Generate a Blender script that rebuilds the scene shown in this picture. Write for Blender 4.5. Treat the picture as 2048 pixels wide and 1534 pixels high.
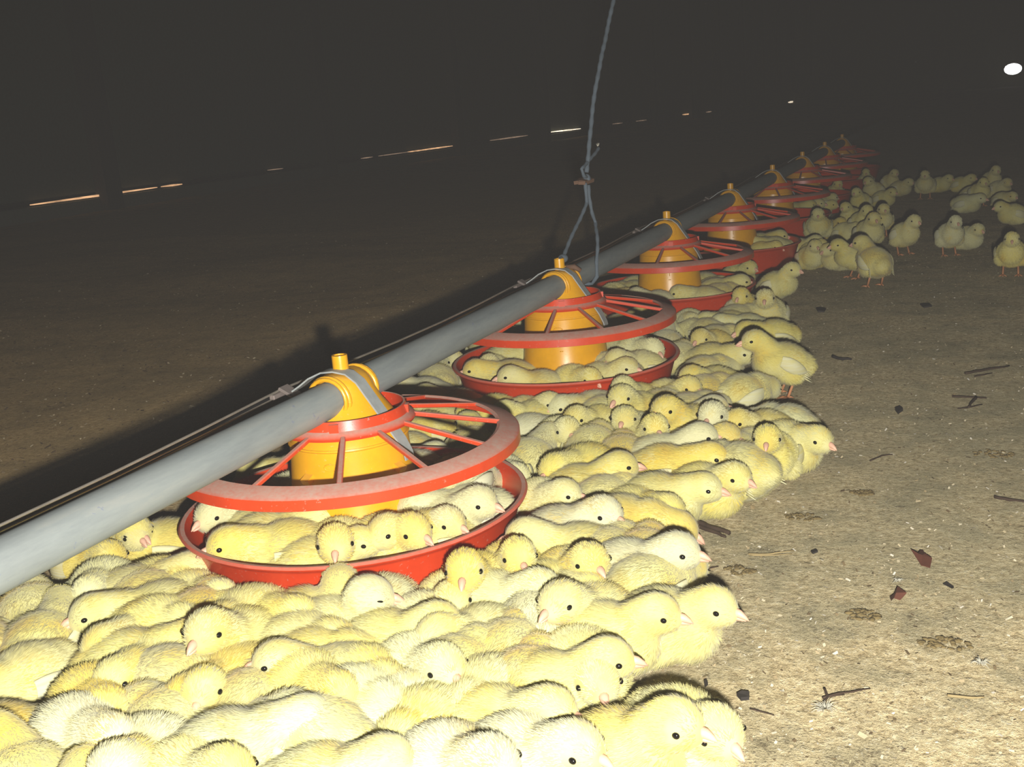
import bpy, bmesh, math, random
from mathutils import Vector, Matrix, Euler, noise
random.seed(7)
for o in list(bpy.data.objects): bpy.data.objects.remove(o)
SC = bpy.context.scene; COL = SC.collection
# ------------------------------------------------------------------ camera
F_PX, PPX, PPY = 2200.74, 1121.0, 786.0
CAM = Vector((0.5875, 0.0, 0.4458))
PITCH, ROLL, YAW = 0.2558, 0.0723, -0.3698
fw = Vector((math.sin(YAW)*math.cos(PITCH), math.cos(YAW)*math.cos(PITCH), -math.sin(PITCH)))
r0 = Vector((math.cos(YAW), -math.sin(YAW), 0)); u0 = r0.cross(fw)
rt = math.cos(ROLL)*r0 - math.sin(ROLL)*u0; up = math.sin(ROLL)*r0 + math.cos(ROLL)*u0
cd = bpy.data.cameras.new('camera'); cam = bpy.data.objects.new('camera', cd); COL.objects.link(cam)
cam.matrix_world = Matrix(((rt.x, up.x, -fw.x, CAM.x), (rt.y, up.y, -fw.y, CAM.y), (rt.z, up.z, -fw.z, CAM.z), (0, 0, 0, 1)))
cd.sensor_fit = 'HORIZONTAL'; cd.sensor_width = 36; cd.lens = F_PX/2048*36
cd.shift_x = -(PPX-1024)/2048; cd.shift_y = (PPY-767)/2048
cd.clip_start = 0.02; cd.clip_end = 200
SC.camera = cam
# ------------------------------------------------------------------ world: dusty air inside a closed dark house
W = bpy.data.worlds.new('world'); SC.world = W; W.use_nodes = True
wn = W.node_tree.nodes; wl = W.node_tree.links
wn['Background'].inputs[0].default_value = (0, 0, 0, 1); wn['Background'].inputs[1].default_value = 0
vs = wn.new('ShaderNodeVolumeScatter'); vs.inputs['Color'].default_value = (1, .97, .95, 1)
vs.inputs['Density'].default_value = 0.0235; vs.inputs['Anisotropy'].default_value = 0.0
wl.new(vs.outputs[0], wn['World Output'].inputs['Volume'])
# ------------------------------------------------------------------ the camera's flash, a little below and right of the lens
fl = bpy.data.lights.new('camera_flash', 'SPOT'); flo = bpy.data.objects.new('camera_flash', fl); COL.objects.link(flo)
fl.energy = 120; fl.color = (1, .965, .90); fl.spot_size = math.radians(125); fl.spot_blend = .7; fl.shadow_soft_size = .009
flo.location = CAM + .030*rt - .052*up + .005*fw
fl.use_nodes = True; ln = fl.node_tree.nodes; lf = ln.new('ShaderNodeLightFalloff'); lf.inputs['Strength'].default_value = 1.0; lf.inputs['Smooth'].default_value = .35
fl.node_tree.links.new(lf.outputs['Quadratic'], ln['Emission'].inputs['Strength'])
flo.rotation_euler = fw.to_track_quat('-Z', 'Y').to_euler()
vw = SC.view_settings; vw.view_transform = 'Standard'; vw.look = 'None'; vw.gamma = 1; vw.use_curve_mapping = False
vw.exposure = 0.0

# ================================================================== helpers
def ray(x, y): return fw + rt*((x-PPX)/F_PX) - up*((y-PPY)/F_PX)
def at_z(x, y, z=0.0):
    d = ray(x, y); return CAM + d*((z-CAM.z)/d.z)
def at_x(x, y, X):
    d = ray(x, y); return CAM + d*((X-CAM.x)/d.x)
def link(name, me, mat=None, parent=None):
    o = bpy.data.objects.new(name, me); COL.objects.link(o)
    if mat and me is not None and len(me.materials) == 0: me.materials.append(mat)
    if parent: o.parent = parent
    return o
def tag(o, label=None, cat=None, group=None, kind=None):
    if label: o['label'] = label
    if cat: o['category'] = cat
    if group: o['group'] = group
    if kind: o['kind'] = kind
    return o
def mesh_from(bm, name, smooth=True):
    me = bpy.data.meshes.new(name); bm.normal_update(); bm.to_mesh(me); bm.free()
    if smooth:
        for p in me.polygons: p.use_smooth = True
    return me
def sharp(me, deg=40):
    bm = bmesh.new(); bm.from_mesh(me)
    for e in bm.edges:
        if len(e.link_faces) == 2 and e.calc_face_angle(0) > math.radians(deg): e.smooth = False
    bm.to_mesh(me); bm.free(); return me
def lathe(bm, prof, n=64, cx=0, cy=0, closed=False, caps=(False, False)):
    rings = []
    for (r, z) in prof:
        rings.append([bm.verts.new((cx+r*math.cos(2*math.pi*i/n), cy+r*math.sin(2*math.pi*i/n), z)) for i in range(n)])
    m = len(rings)
    for a in range(m if closed else m-1):
        A, B = rings[a], rings[(a+1) % m]
        for i in range(n):
            j = (i+1) % n; bm.faces.new((A[i], A[j], B[j], B[i]))
    if caps[0]: bm.faces.new(list(reversed(rings[0])))
    if caps[1]: bm.faces.new(rings[-1])
    bmesh.ops.recalc_face_normals(bm, faces=bm.faces[:])
    return rings
def tube(bm, pts, r, n=10, caps=True):
    pts = [Vector(p) for p in pts]; rings = []; prev = None
    for i, p in enumerate(pts):
        t = (pts[min(i+1, len(pts)-1)] - pts[max(i-1, 0)]).normalized()
        a = prev if prev is not None else (Vector((0, 0, 1)) if abs(t.z) < .9 else Vector((1, 0, 0)))
        s = (a - t*a.dot(t)).normalized(); prev = s; b = t.cross(s)
        rr = r[i] if isinstance(r, (list, tuple)) else r
        rings.append([bm.verts.new(p + (s*math.cos(2*math.pi*k/n) + b*math.sin(2*math.pi*k/n))*rr) for k in range(n)])
    for A, B in zip(rings, rings[1:]):
        for k in range(n):
            j = (k+1) % n; bm.faces.new((A[k], A[j], B[j], B[k]))
    if caps:
        bm.faces.new(list(reversed(rings[0]))); bm.faces.new(rings[-1])
    return rings
def ribbon(bm, pts, w, t):
    """flat strip with thickness; pts lie in an xz plane, width along y"""
    pts = [Vector(p) for p in pts]; rows = []
    for i, p in enumerate(pts):
        d = (pts[min(i+1, len(pts)-1)] - pts[max(i-1, 0)]).normalized(); nrm = Vector((-d.z, 0, d.x))
        rows.append([bm.verts.new(p + Vector((0, s*w/2, 0)) + nrm*q*t/2) for s, q in ((-1, 1), (1, 1), (1, -1), (-1, -1))])
    for A, B in zip(rows, rows[1:]):
        for k in range(4):
            j = (k+1) % 4; bm.faces.new((A[k], A[j], B[j], B[k]))
    bm.faces.new(list(reversed(rows[0]))); bm.faces.new(rows[-1])
    bmesh.ops.recalc_face_normals(bm, faces=bm.faces[:])
def box(bm, c, s, rot=None):
    m = Matrix.Translation(c) @ (rot.to_matrix().to_4x4() if rot else Matrix()) @ Matrix.Diagonal((s[0], s[1], s[2], 1))
    return bmesh.ops.create_cube(bm, size=1, matrix=m)
def ellipsoid(bm, c, r, rot=None, sub=3):
    m = Matrix.Translation(c) @ (rot.to_matrix().to_4x4() if rot else Matrix()) @ Matrix.Diagonal((r[0], r[1], r[2], 1))
    return bmesh.ops.create_icosphere(bm, subdivisions=sub, radius=1, matrix=m)

# ================================================================== materials
class NT:
    def __init__(s, name):
        s.m = bpy.data.materials.new(name); s.m.use_nodes = True; s.t = s.m.node_tree
        s.b = s.t.nodes['Principled BSDF']; s.out = s.t.nodes['Material Output']
    def n(s, typ, **kw):
        nd = s.t.nodes.new('ShaderNode'+typ)
        for k, v in kw.items(): setattr(nd, k, v)
        return nd
    def l(s, a, b): s.t.links.new(a, b)
    def noise(s, vec, scale, detail=4, rough=.6):
        nd = s.n('TexNoise'); nd.inputs['Scale'].default_value = scale; nd.inputs['Detail'].default_value = detail
        nd.inputs['Roughness'].default_value = rough
        if vec is not None: s.l(vec, nd.inputs['Vector'])
        return nd.outputs['Fac']
    def ramp(s, fac, stops):
        nd = s.n('ValToRGB'); e = nd.color_ramp.elements
        while len(e) < len(stops): e.new(.5)
        for k, (p, c) in enumerate(stops):
            e[k].position = p; e[k].color = (*c, 1) if len(c) == 3 else c
        s.l(fac, nd.inputs[0]); return nd.outputs[0]
    def mix(s, fac, a, b, mode='MIX'):
        nd = s.n('MixRGB', blend_type=mode)
        for i, v in ((0, fac), (1, a), (2, b)):
            if isinstance(v, (int, float)): nd.inputs[i].default_value = v
            elif isinstance(v, tuple): nd.inputs[i].default_value = (*v, 1)
            else: s.l(v, nd.inputs[i])
        return nd.outputs[0]
    def math(s, op, a, b=0.0, clamp=False):
        nd = s.n('Math', operation=op, use_clamp=clamp)
        for i, v in ((0, a), (1, b)):
            if isinstance(v, (int, float)): nd.inputs[i].default_value = v
            else: s.l(v, nd.inputs[i])
        return nd.outputs[0]
    def bump(s, h, strength=.3, dist=.002):
        nd = s.n('Bump'); nd.inputs['Strength'].default_value = strength; nd.inputs['Distance'].default_value = dist
        s.l(h, nd.inputs['Height']); s.l(nd.outputs[0], s.b.inputs['Normal'])
    def set(s, **kw):
        for k, v in kw.items():
            k = k.replace('_', ' ')
            if isinstance(v, (int, float)): s.b.inputs[k].default_value = v
            elif isinstance(v, tuple): s.b.inputs[k].default_value = (*v, 1)
            else: s.l(v, s.b.inputs[k])
        return s
def plain(name, col, rough=.6, **kw):
    t = NT(name); oc = t.n('TexCoord').outputs['Object']
    f = t.noise(oc, 60, 4); t.set(Base_Color=t.ramp(f, [(.3, tuple(c*.82 for c in col)), (.7, tuple(min(1, c*1.1) for c in col))]), Roughness=rough, **kw)
    return t.m
def dusty_plastic(name, col, dust, amount):
    """moulded plastic with litter dust settled on the faces that point up"""
    t = NT(name); oc = t.n('TexCoord').outputs['Object']; g = t.n('NewGeometry')
    sep = t.n('SeparateXYZ'); t.l(g.outputs['Normal'], sep.inputs[0])
    f = t.noise(oc, 45, 5, .7); f2 = t.noise(oc, 260, 3, .7)
    base = t.ramp(f, [(.3, tuple(c*.86 for c in col)), (.7, col)])
    d = t.math('MULTIPLY', t.math('SUBTRACT', sep.outputs['Z'], .55), 3.0, True)
    d = t.math('MULTIPLY', d, t.math('MULTIPLY', t.math('ADD', f, f2), amount), True)
    spk = t.math('MULTIPLY', t.math('GREATER_THAN', f2, .66), .35)
    d = t.math('MAXIMUM', d, spk)
    t.set(Base_Color=t.mix(d, base, dust), Roughness=t.math('ADD', t.math('MULTIPLY', d, .5), .33))
    t.bump(f2, .08, .0006)
    return t.m
M_RED = dusty_plastic('red_plastic', (.68, .060, .014), (.50, .33, .26), .8)
M_REDIN = M_RED
M_YEL = dusty_plastic('yellow_plastic', (.84, .41, .010), (.66, .46, .16), .16)
def galvanised():
    t = NT('galvanised_pipe'); oc = t.n('TexCoord').outputs['Object']
    mp = t.n('Mapping'); mp.inputs['Scale'].default_value = (60, 9, 60); t.l(oc, mp.inputs[0])
    a = t.noise(mp.outputs[0], 1.0, 5, .7); b = t.noise(oc, 90, 4, .7); c = t.noise(oc, 6, 3)
    col = t.ramp(a, [(.3, (.20, .235, .25)), (.55, (.27, .31, .315)), (.8, (.36, .375, .35))])
    col = t.mix(t.math('MULTIPLY', t.math('GREATER_THAN', b, .68), .5), col, (.15, .19, .33))
    col = t.mix(t.math('MULTIPLY', c, .3), col, (.33, .31, .25))
    t.set(Base_Color=col, Roughness=.62, Metallic=.12); t.bump(b, .15, .0008)
    return t.m
M_PIPE = galvanised()
M_STRAP = plain('strap_steel', (.36, .385, .375), .65, Metallic=.1)
M_CLIP = plain('rusty_clip', (.20, .165, .15), .7, Metallic=.2)
M_WIRE = plain('steel_wire', (.40, .36, .30), .4, Metallic=.6)
M_CABLE = plain('black_cable', (.012, .012, .013), .28)
M_ROPE = plain('blue_grey_rope', (.11, .14, .17), .85)
M_FRAY = plain('frayed_rope_end', (.55, .52, .42), .9)
M_WOOD = plain('brown_wood', (.16, .085, .05), .8)
M_BLACKP = plain('black_film', (.012, .012, .013), .45)
M_WALL = plain('wall_boards', (.07, .085, .06), .9)
M_POST = plain('wall_post', (.05, .045, .04), .9)
M_CEIL = plain('ceiling_film', (.035, .035, .035), .9)
M_FOOT = plain('footing', (.12, .13, .10), .9)
def litter():
    t = NT('litter'); g = t.n('NewGeometry').outputs['Position']
    big = t.noise(g, 2.2, 4, .6); mid = t.noise(g, 14, 5, .65); fin = t.noise(g, 130, 5, .75); gr = t.noise(g, 420, 3, .8)
    col = t.ramp(fin, [(.30, (.26, .19, .09)), (.44, (.58, .47, .26)), (.58, (.78, .665, .40)), (.74, (.95, .88, .66))])
    col = t.mix(t.math('MULTIPLY', t.ramp(mid, [(.42, (0, 0, 0)), (.62, (1, 1, 1))]), .62), col, (.40, .36, .22))
    col = t.mix(t.ramp(gr, [(.60, (0, 0, 0)), (.68, (.8, .8, .8))]), col, (.92, .87, .70))
    col = t.mix(t.ramp(gr, [(.30, (.75, .75, .75)), (.40, (0, 0, 0))]), col, (.16, .12, .06))
    col = t.mix(t.ramp(t.math('ADD', t.math('MULTIPLY', mid, .5), t.math('MULTIPLY', fin, .5)), [(.57, (0, 0, 0)), (.63, (.75, .75, .75))]), col, (.15, .115, .06))
    col = t.mix(t.math('MULTIPLY', t.ramp(big, [(.45, (0, 0, 0)), (.65, (1, 1, 1))]), .35), col, (.36, .34, .22))
    # the bedding away from the feeders is older and browner
    sx = t.n('SeparateXYZ'); t.l(g, sx.inputs[0])
    far = t.math('MULTIPLY', t.math('SUBTRACT', t.math('ADD', t.math('MULTIPLY', sx.outputs['X'], -1.0), t.math('MULTIPLY', big, .5)), .38), 3.0, True)
    brown = t.mix(.30, t.mix(1.0, col, (1.0, .88, .70), 'MULTIPLY'), (.36, .20, .08))
    col = t.mix(far, col, brown)
    t.set(Base_Color=col, Roughness=.95, Specular_IOR_Level=.15, Diffuse_Roughness=1.0)
    t.bump(t.math('ADD', t.math('MULTIPLY', mid, 2.0), t.math('ADD', fin, t.math('MULTIPLY', gr, .5))), 1.0, .010)
    return t.m
M_LITTER = litter()
def flakes_mat(name, stops):
    t = NT(name); g = t.n('NewGeometry')
    t.set(Base_Color=t.ramp(g.outputs['Random Per Island'], stops), Roughness=.75)
    return t.m
M_FLAKE = flakes_mat('litter_flakes', [(0, (.09, .06, .03)), (.10, (.22, .16, .08)), (.28, (.40, .31, .17)), (.55, (.58, .48, .29)), (.85, (.70, .62, .43)), (1, (.85, .80, .68))])
M_FLAKEB = flakes_mat('litter_flakes_brown', [(0, (.08, .05, .025)), (.35, (.22, .15, .08)), (.7, (.42, .31, .17)), (1, (.80, .68, .45))])
M_FEED = flakes_mat('feed_crumbs', [(0, (.42, .30, .14)), (.5, (.58, .46, .26)), (1, (.75, .66, .45))])
def down_mat():
    t = NT('chick_down'); oc = t.n('TexCoord').outputs['Object']; oi = t.n('ObjectInfo')
    off = t.n('VectorMath', operation='ADD'); t.l(oc, off.inputs[0])
    sc = t.n('VectorMath', operation='SCALE'); sc.inputs[0].default_value = (.7, .3, .5); t.l(oi.outputs['Random'], sc.inputs['Scale'])
    t.l(sc.outputs[0], off.inputs[1])
    f = t.noise(off.outputs[0], 26, 3, .5); g = t.noise(off.outputs[0], 300, 3, .6)
    warm = t.mix(1.0, oi.outputs['Color'], (1.0, .82, .36), 'MULTIPLY')
    pale = t.mix(.5, oi.outputs['Color'], (.71, .72, .47))
    c = t.mix(t.ramp(f, [(.34, (0, 0, 0)), (.52, (1, 1, 1))]), pale, oi.outputs['Color'])
    c = t.mix(t.ramp(f, [(.54, (0, 0, 0)), (.72, (1, 1, 1))]), c, warm)
    c = t.mix(t.math('MULTIPLY', g, .22), c, (.62, .56, .24))
    c = t.mix(t.math('MULTIPLY', t.n('NewGeometry').outputs['Random Per Island'], .30), c, (.56, .50, .22))
    t.set(Base_Color=c, Roughness=.9, Specular_IOR_Level=.1, Sheen_Weight=.25, Sheen_Roughness=.5)
    return t.m
M_DOWN = down_mat()
def wing_mat():
    t = NT('chick_wing'); oi = t.n('ObjectInfo'); oc = t.n('TexCoord').outputs['Object']
    mp = t.n('Mapping'); mp.inputs['Scale'].default_value = (40, 40, 420); t.l(oc, mp.inputs[0])
    f = t.noise(mp.outputs[0], 1, 2)
    t.set(Base_Color=t.mix(t.math('MULTIPLY', f, 1.2, True), oi.outputs['Color'], (.70, .69, .50)), Roughness=.9, Specular_IOR_Level=.15)
    t.bump(f, .4, .001); return t.m
M_WING = wing_mat()
M_EYE = plain('chick_eye', (.006, .005, .004), .08)
M_BEAK = plain('chick_beak', (.76, .45, .31), .5)
M_LEG = plain('chick_leg', (.66, .30, .14), .5)
def emit(name, col, k):
    t = NT(name); oc = t.n('TexCoord').outputs['Object']
    mp = t.n('Mapping'); mp.inputs['Scale'].default_value = (0, 7, 40); t.l(oc, mp.inputs[0])
    f = t.noise(mp.outputs[0], 1.0, 3)
    t.set(Base_Color=(0, 0, 0), Emission_Color=col); t.l(t.math('MULTIPLY', t.ramp(f, [(.25, (.25, .25, .25)), (.6, (1, 1, 1))]), k), t.b.inputs['Emission Strength'])
    t.m.cycles.emission_sampling = 'NONE'; return t.m
M_LEAK = emit('daylight_gap', (1, .56, .28), 1.05)
M_LEAKD = emit('daylight_gap_dim', (.9, .60, .40), .36)
M_LEAKB = emit('daylight_gap_bright', (1, .82, .60), 2.2)
M_OPEN = emit('daylight_opening', (1, .98, .93), 9.0)

# ================================================================== the house
WX, ZC = -4.6, 3.0
def slab(name, c, s, mat, parent=None):
    bm = bmesh.new(); box(bm, c, s); o = link(name, mesh_from(bm, name, False), mat, parent); return o
bm = bmesh.new()      # gently uneven litter floor, finer near the camera
xs = [-4.6+.2*i for i in range(18)] + [-1.0+.05*i for i in range(60)] + [2.0+.25*i for i in range(15)]
ys = [-1.0+.25*i for i in range(5)] + [.25+.05*i for i in range(76)] + [4.05+.4*i for i in range(88)]
def floor_h(x, y):
    near = max(0, min(1, (x-.25)/.5)) if x > 0 else max(0, min(1, (-x-.3)/.5))
    return (noise.noise(Vector((x*2.1, y*2.1, 0)))*.010 + noise.noise(Vector((x*9, y*9, 3)))*.004)*near - .001
G = [[bm.verts.new((x, y, floor_h(x, y))) for y in ys] for x in xs]
for i in range(len(xs)-1):
    for j in range(len(ys)-1): bm.faces.new((G[i][j], G[i+1][j], G[i+1][j+1], G[i][j+1]))
bmesh.ops.recalc_face_normals(bm, faces=bm.faces[:])
floor = tag(link('floor', mesh_from(bm, 'floor'), M_LITTER), 'sandy litter floor of dry shavings in a dark poultry house', 'floor', kind='structure')
wall = tag(slab('wall_left', (WX-.06, 18.5, 1.55), (.1, 40, 2.86), M_WALL), 'dark side wall of the poultry house above a thin gap', 'wall', kind='structure')
for k in range(14): slab('post', (WX+.03, 6.95+2.6*k-3.9, 1.5), (.09, .14, 3.0), M_POST, wall)
foot = tag(slab('trim_1', (WX-.06, 18.5, .035), (.14, 40, .09), M_FOOT), 'low footing under the side wall', 'footing', kind='structure')
tag(slab('wall_right', (6.1, 18.5, 1.5), (.1, 40, 3.0), M_WALL), 'opposite side wall of the house', 'wall', kind='structure')
endw = tag(slab('wall_far', (.75, 38.5, 1.5), (10.8, .1, 3.0), M_WALL), 'far end wall of the house', 'wall', kind='structure')
tag(slab('wall_near', (.75, -1.05, 1.5), (10.8, .1, 3.0), M_WALL), 'near end wall of the house', 'wall', kind='structure')
tag(slab('ceiling', (.75, 18.7, 3.03), (10.8, 40, .06), M_CEIL), 'dark ceiling of the house', 'ceiling', kind='structure')
# thin daylight gaps between footing and wall
LEAKS = [(-200, 449, -40, 425, .006, M_LEAKD, 'dim'), (60, 410, 310, 375, .011, M_LEAK, 'orange'), (322, 373.5, 360, 368.5, .012, M_LEAK, 'orange'),
         (535, 340.5, 562, 337, .005, M_LEAKD, 'faint'), (722, 317, 742, 314, .008, M_LEAKD, 'faint'), (757, 312, 815, 304, .007, M_LEAKD, 'faint'),
         (815, 304, 902, 292, .013, M_LEAK, 'orange'), (980, 281, 1053, 271, .013, M_LEAKD, 'dim'), (1093, 265, 1159, 257.5, .016, M_LEAKB, 'bright'),
         (1225, 248, 1243, 246, .010, M_LEAKD, 'faint'), (1272, 242.5, 1291, 240, .011, M_LEAKD, 'faint'),
         (1365, 229.5, 1381, 227.5, .024, M_LEAK, 'orange'), (1412, 224.5, 1421, 223, .022, M_LEAKD, 'dim'), (1575, 205, 1587, 203, .05, M_LEAKB, 'bright')]
ORD = ['first', 'second', 'third', 'fourth', 'fifth', 'sixth', 'seventh', 'eighth', 'ninth', 'tenth', 'eleventh', 'twelfth', 'thirteenth', 'fourteenth']
for gi, (x0, y0, x1, y1, th, m, w) in enumerate(LEAKS):
    A = at_x(x0, y0, WX-.008); B = at_x(x1, y1, WX-.008); bm = bmesh.new()
    n = 12; rows = []
    for i in range(n+1):
        t = i/n; c = A.lerp(B, t); hh = th/2*(.35+.65*math.sin(math.pi*min(1, max(0.04, t*.92+.04))))*(1+.35*noise.noise(Vector((c.y*3, 0, 1))))
        rows.append([bm.verts.new((WX+.012, c.y, c.z-hh)), bm.verts.new((WX+.012, c.y, c.z+hh)), bm.verts.new((WX-.01, c.y, c.z+hh)), bm.verts.new((WX-.01, c.y, c.z-hh))])
    for P, Q in zip(rows, rows[1:]):
        for k in range(4): bm.faces.new((P[k], P[(k+1) % 4], Q[(k+1) % 4], Q[k]))
    bm.faces.new(rows[0]); bm.faces.new(list(reversed(rows[-1])))
    bmesh.ops.recalc_face_normals(bm, faces=bm.faces[:])
    tag(link('daylight_gap', mesh_from(bm, 'daylight_gap', False), m), f'{w} slit of daylight under the side wall, {ORD[len(LEAKS)-1-gi]} from the far end', 'light gap', 'daylight gaps under the side wall')
# a bright vent opening low in the far end wall
d = ray(2026, 138); P = CAM + d*((38.42-CAM.y)/d.y)
vent = tag(link('vent_opening', None), 'bright daylight vent opening low in the far end wall', 'vent'); vent.location = P
bm = bmesh.new(); ellipsoid(bm, (0, 0, 0), (.26, .012, .17), None, 3); link('pane', mesh_from(bm, 'pane', False), M_OPEN, vent)
bm = bmesh.new(); tube(bm, [(.29*math.cos(t*.2618), -.005, .20*math.sin(t*.2618)) for t in range(25)], .03, 8); link('frame', mesh_from(bm, 'frame'), M_POST, vent)

# ================================================================== feed line
Y1, DY, ZP, RPIPE = .918, .632, .183, .0176
bm = bmesh.new()
tube(bm, [(0, -.75+i*.25, ZP) for i in range(36)], RPIPE, 28)
pipe = tag(link('feed_pipe', sharp(mesh_from(bm, 'feed_pipe')), M_PIPE), 'long grey galvanised feed pipe running through the yellow feeders', 'pipe')
def feeder_meshes():
    D = {}
    bm = bmesh.new(); lathe(bm, [(.001, .006), (.140, .006), (.150, .009), (.1585, .03), (.168, .062), (.1712, .0655), (.1745, .067), (.1755, .069), (.1735, .0712), (.1695, .0706), (.1655, .062), (.1555, .03), (.147, .0125), (.137, .0095), (.001, .0095)], 72)
    D['pan'] = sharp(mesh_from(bm, 'pan'), 50)
    bm = bmesh.new(); lathe(bm, [(.1495, .1375), (.153, .1392), (.1700, .1345), (.1722, .1325), (.1725, .1225), (.1700, .1218), (.1688, .1300), (.1530, .1350)], 84, closed=True)
    D['grill_ring'] = sharp(mesh_from(bm, 'grill_ring'), 35)
    bm = bmesh.new(); lathe(bm, [(.0575, .1690), (.0592, .1692), (.0620, .1600), (.0672, .1572), (.0690, .1545), (.0675, .1518), (.0618, .1535), (.0595, .1580)], 60, closed=True)
    for k in range(4):
        a = math.radians(-70+90*k); c = Vector((.0612*math.cos(a), .0612*math.sin(a), .163)); box(bm, c, (.004, .009, .009), Euler((0, 0, a)))
    D['collar_ring'] = sharp(mesh_from(bm, 'collar_ring'), 35)
    bm = bmesh.new(); A, B = Vector((.0655, 0, .1548)), Vector((.153, 0, .1368)); dd = (B-A)
    for s in (1,):
        m = (A+B)/2; e = Euler((0, math.atan2(-dd.z, dd.x), 0)); box(bm, m, (dd.length, .0052, .0046), e)
    bmesh.ops.bevel(bm, geom=bm.edges[:], offset=.0009, segments=1, affect='EDGES')
    D['spoke'] = mesh_from(bm, 'spoke', False)
    # hopper cone: round at the seam, drawn into a saddle over the pipe
    bm = bmesh.new(); n = 56; rings = []
    secs = [(.0590, .0590, .1390, 2), (.0578, .0578, .1420, 2), (.0525, .0520, .1530, 2), (.0445, .0430, .1650, 2.1), (.0355, .0335, .1770, 2.3), (.0300, .0280, .1870, 2.5), (.0265, .0255, .1940, 2.6), (.0215, .0245, .2000, 2.8), (.0130, .0240, .2040, 3), (.0040, .0235, .2052, 3)]
    for (a, b, z, p) in secs:
        R = []
        for i in range(n):
            t = 2*math.pi*i/n; c, s = math.cos(t), math.sin(t)
            R.append(bm.verts.new((a*math.copysign(abs(c)**(2/p), c), b*math.copysign(abs(s)**(2/p), s), z)))
        rings.append(R)
    for A, B in zip(rings, rings[1:]):
        for i in range(n): bm.faces.new((A[i], A[(i+1) % n], B[(i+1) % n], B[i]))
    bm.faces.new(rings[-1])
    for sg in (-1, 1):       # rim around the pipe at each end of the saddle
        pts = [(.0225*math.sin(math.radians(q)), sg*.0265, ZP-.001+.0225*math.cos(math.radians(q))) for q in range(-125, 126, 10)]
        tube(bm, pts, .0024, 8)
        pts = [(.0208*math.sin(math.radians(q)), sg*.0305, ZP+.0208*math.cos(math.radians(q))) for q in range(-180, 181, 15)]
        tube(bm, pts, .0022, 8)
    bmesh.ops.recalc_face_normals(bm, faces=bm.faces[:])
    D['hopper_saddle'] = sharp(mesh_from(bm, 'hopper_saddle'), 45)
    bm = bmesh.new(); lathe(bm, [(.056, .1405), (.0600, .1408), (.0606, .1392), (.0592, .1378), (.0600, .1200), (.0625, .0950), (.0650, .0720), (.0672, .0640), (.0790, .0470), (.0815, .0400), (.0795, .0385), (.0700, .0480), (.0600, .0640), (.0560, .1350)], 60, closed=True)
    for k in range(4):
        a = math.radians(-12+90*k); box(bm, (.0625*math.cos(a), .0625*math.sin(a), .112), (.010, .010, .006), Euler((0, .5, a), 'XYZ'))
    D['drop_tube'] = sharp(mesh_from(bm, 'drop_tube'), 40)
    bm = bmesh.new()     # moulded oval and strokes on the drop tube
    a0 = math.radians(-78)
    def onc(da, z, R=.0612): return (R*math.cos(a0+da), R*math.sin(a0+da), z)
    tube(bm, [onc(.11*math.cos(t*.5236), .124+.0035*math.sin(t*.5236), .0598) for t in range(13)], .0007, 6)
    tube(bm, [onc(.06, .110, .0610), onc(.06, .099, .0622)], .0007, 6); tube(bm, [onc(.02, .092, .0629), onc(.10, .092, .0629)], .0007, 6)
    D['moulded_mark'] = mesh_from(bm, 'moulded_mark')
    bm = bmesh.new(); lathe(bm, [(.0001, .2205), (.0052, .2205), (.0056, .2218), (.0076, .2218), (.0078, .2205), (.0080, .198)], 24)
    D['post'] = sharp(mesh_from(bm, 'post'), 40)
    bm = bmesh.new(); ribbon(bm, [(-.050, -.008, .187), (-.040, -.008, .193), (-.029, -.008, .2005), (-.014, -.008, .2068), (0, -.008, .2082), (.014, -.008, .2058), (.025, -.008, .1975), (.034, -.008, .184), (.045, -.008, .168), (.055, -.008, .153), (.064, -.008, .139), (.070, -.008, .126), (.071, -.008, .120)], .0165, .0016)
    D['strap'] = sharp(mesh_from(bm, 'strap'), 50)
    bm = bmesh.new(); box(bm, (-.054, -.014, .187), (.018, .016, .0035), Euler((0, .5, 0))); box(bm, (-.061, -.02, .1855), (.006, .030, .005))
    bmesh.ops.bevel(bm, geom=bm.edges[:], offset=.0008, segments=1, affect='EDGES')
    D['wire_clip'] = mesh_from(bm, 'wire_clip', False)
    return D
FD = feeder_meshes()
FLABEL = ['red and yellow pan feeder one place before the rope-hung feeder, crowded with chicks',
          'red and yellow pan feeder tied to the hanging rope',
          'red and yellow pan feeder, first beyond the hanging rope',
          'red and yellow pan feeder, second beyond the hanging rope',
          'dim pan feeder, third beyond the hanging rope', 'dim pan feeder, fourth beyond the hanging rope',
          'dim pan feeder, fifth beyond the hanging rope', 'dim pan feeder, sixth beyond the hanging rope']
MM = {'pan': M_RED, 'grill_ring': M_RED, 'collar_ring': M_RED, 'spoke': M_RED, 'hopper_saddle': M_YEL, 'drop_tube': M_YEL, 'moulded_mark': M_YEL, 'post': M_YEL, 'strap': M_STRAP, 'wire_clip': M_CLIP}
FSPIN = [0, 14, 9, 3, 20, 7, 12, 25]
for k in range(8):
    f = tag(link('pan_feeder', None), FLABEL[k], 'feeder', 'pan feeders along the feed pipe'); f.location = (0, Y1+k*DY, 0)
    for nm in ('pan', 'grill_ring', 'collar_ring', 'hopper_saddle', 'drop_tube', 'moulded_mark', 'post', 'strap', 'wire_clip'):
        if k > 3 and nm in ('moulded_mark', 'wire_clip'): continue
        link(nm, FD[nm], MM[nm], f)
    for j in range(12):
        s = link('spoke', FD['spoke'], M_RED, f); s.rotation_euler = (0, 0, math.radians(-62.5+FSPIN[k]+30*j))
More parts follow.
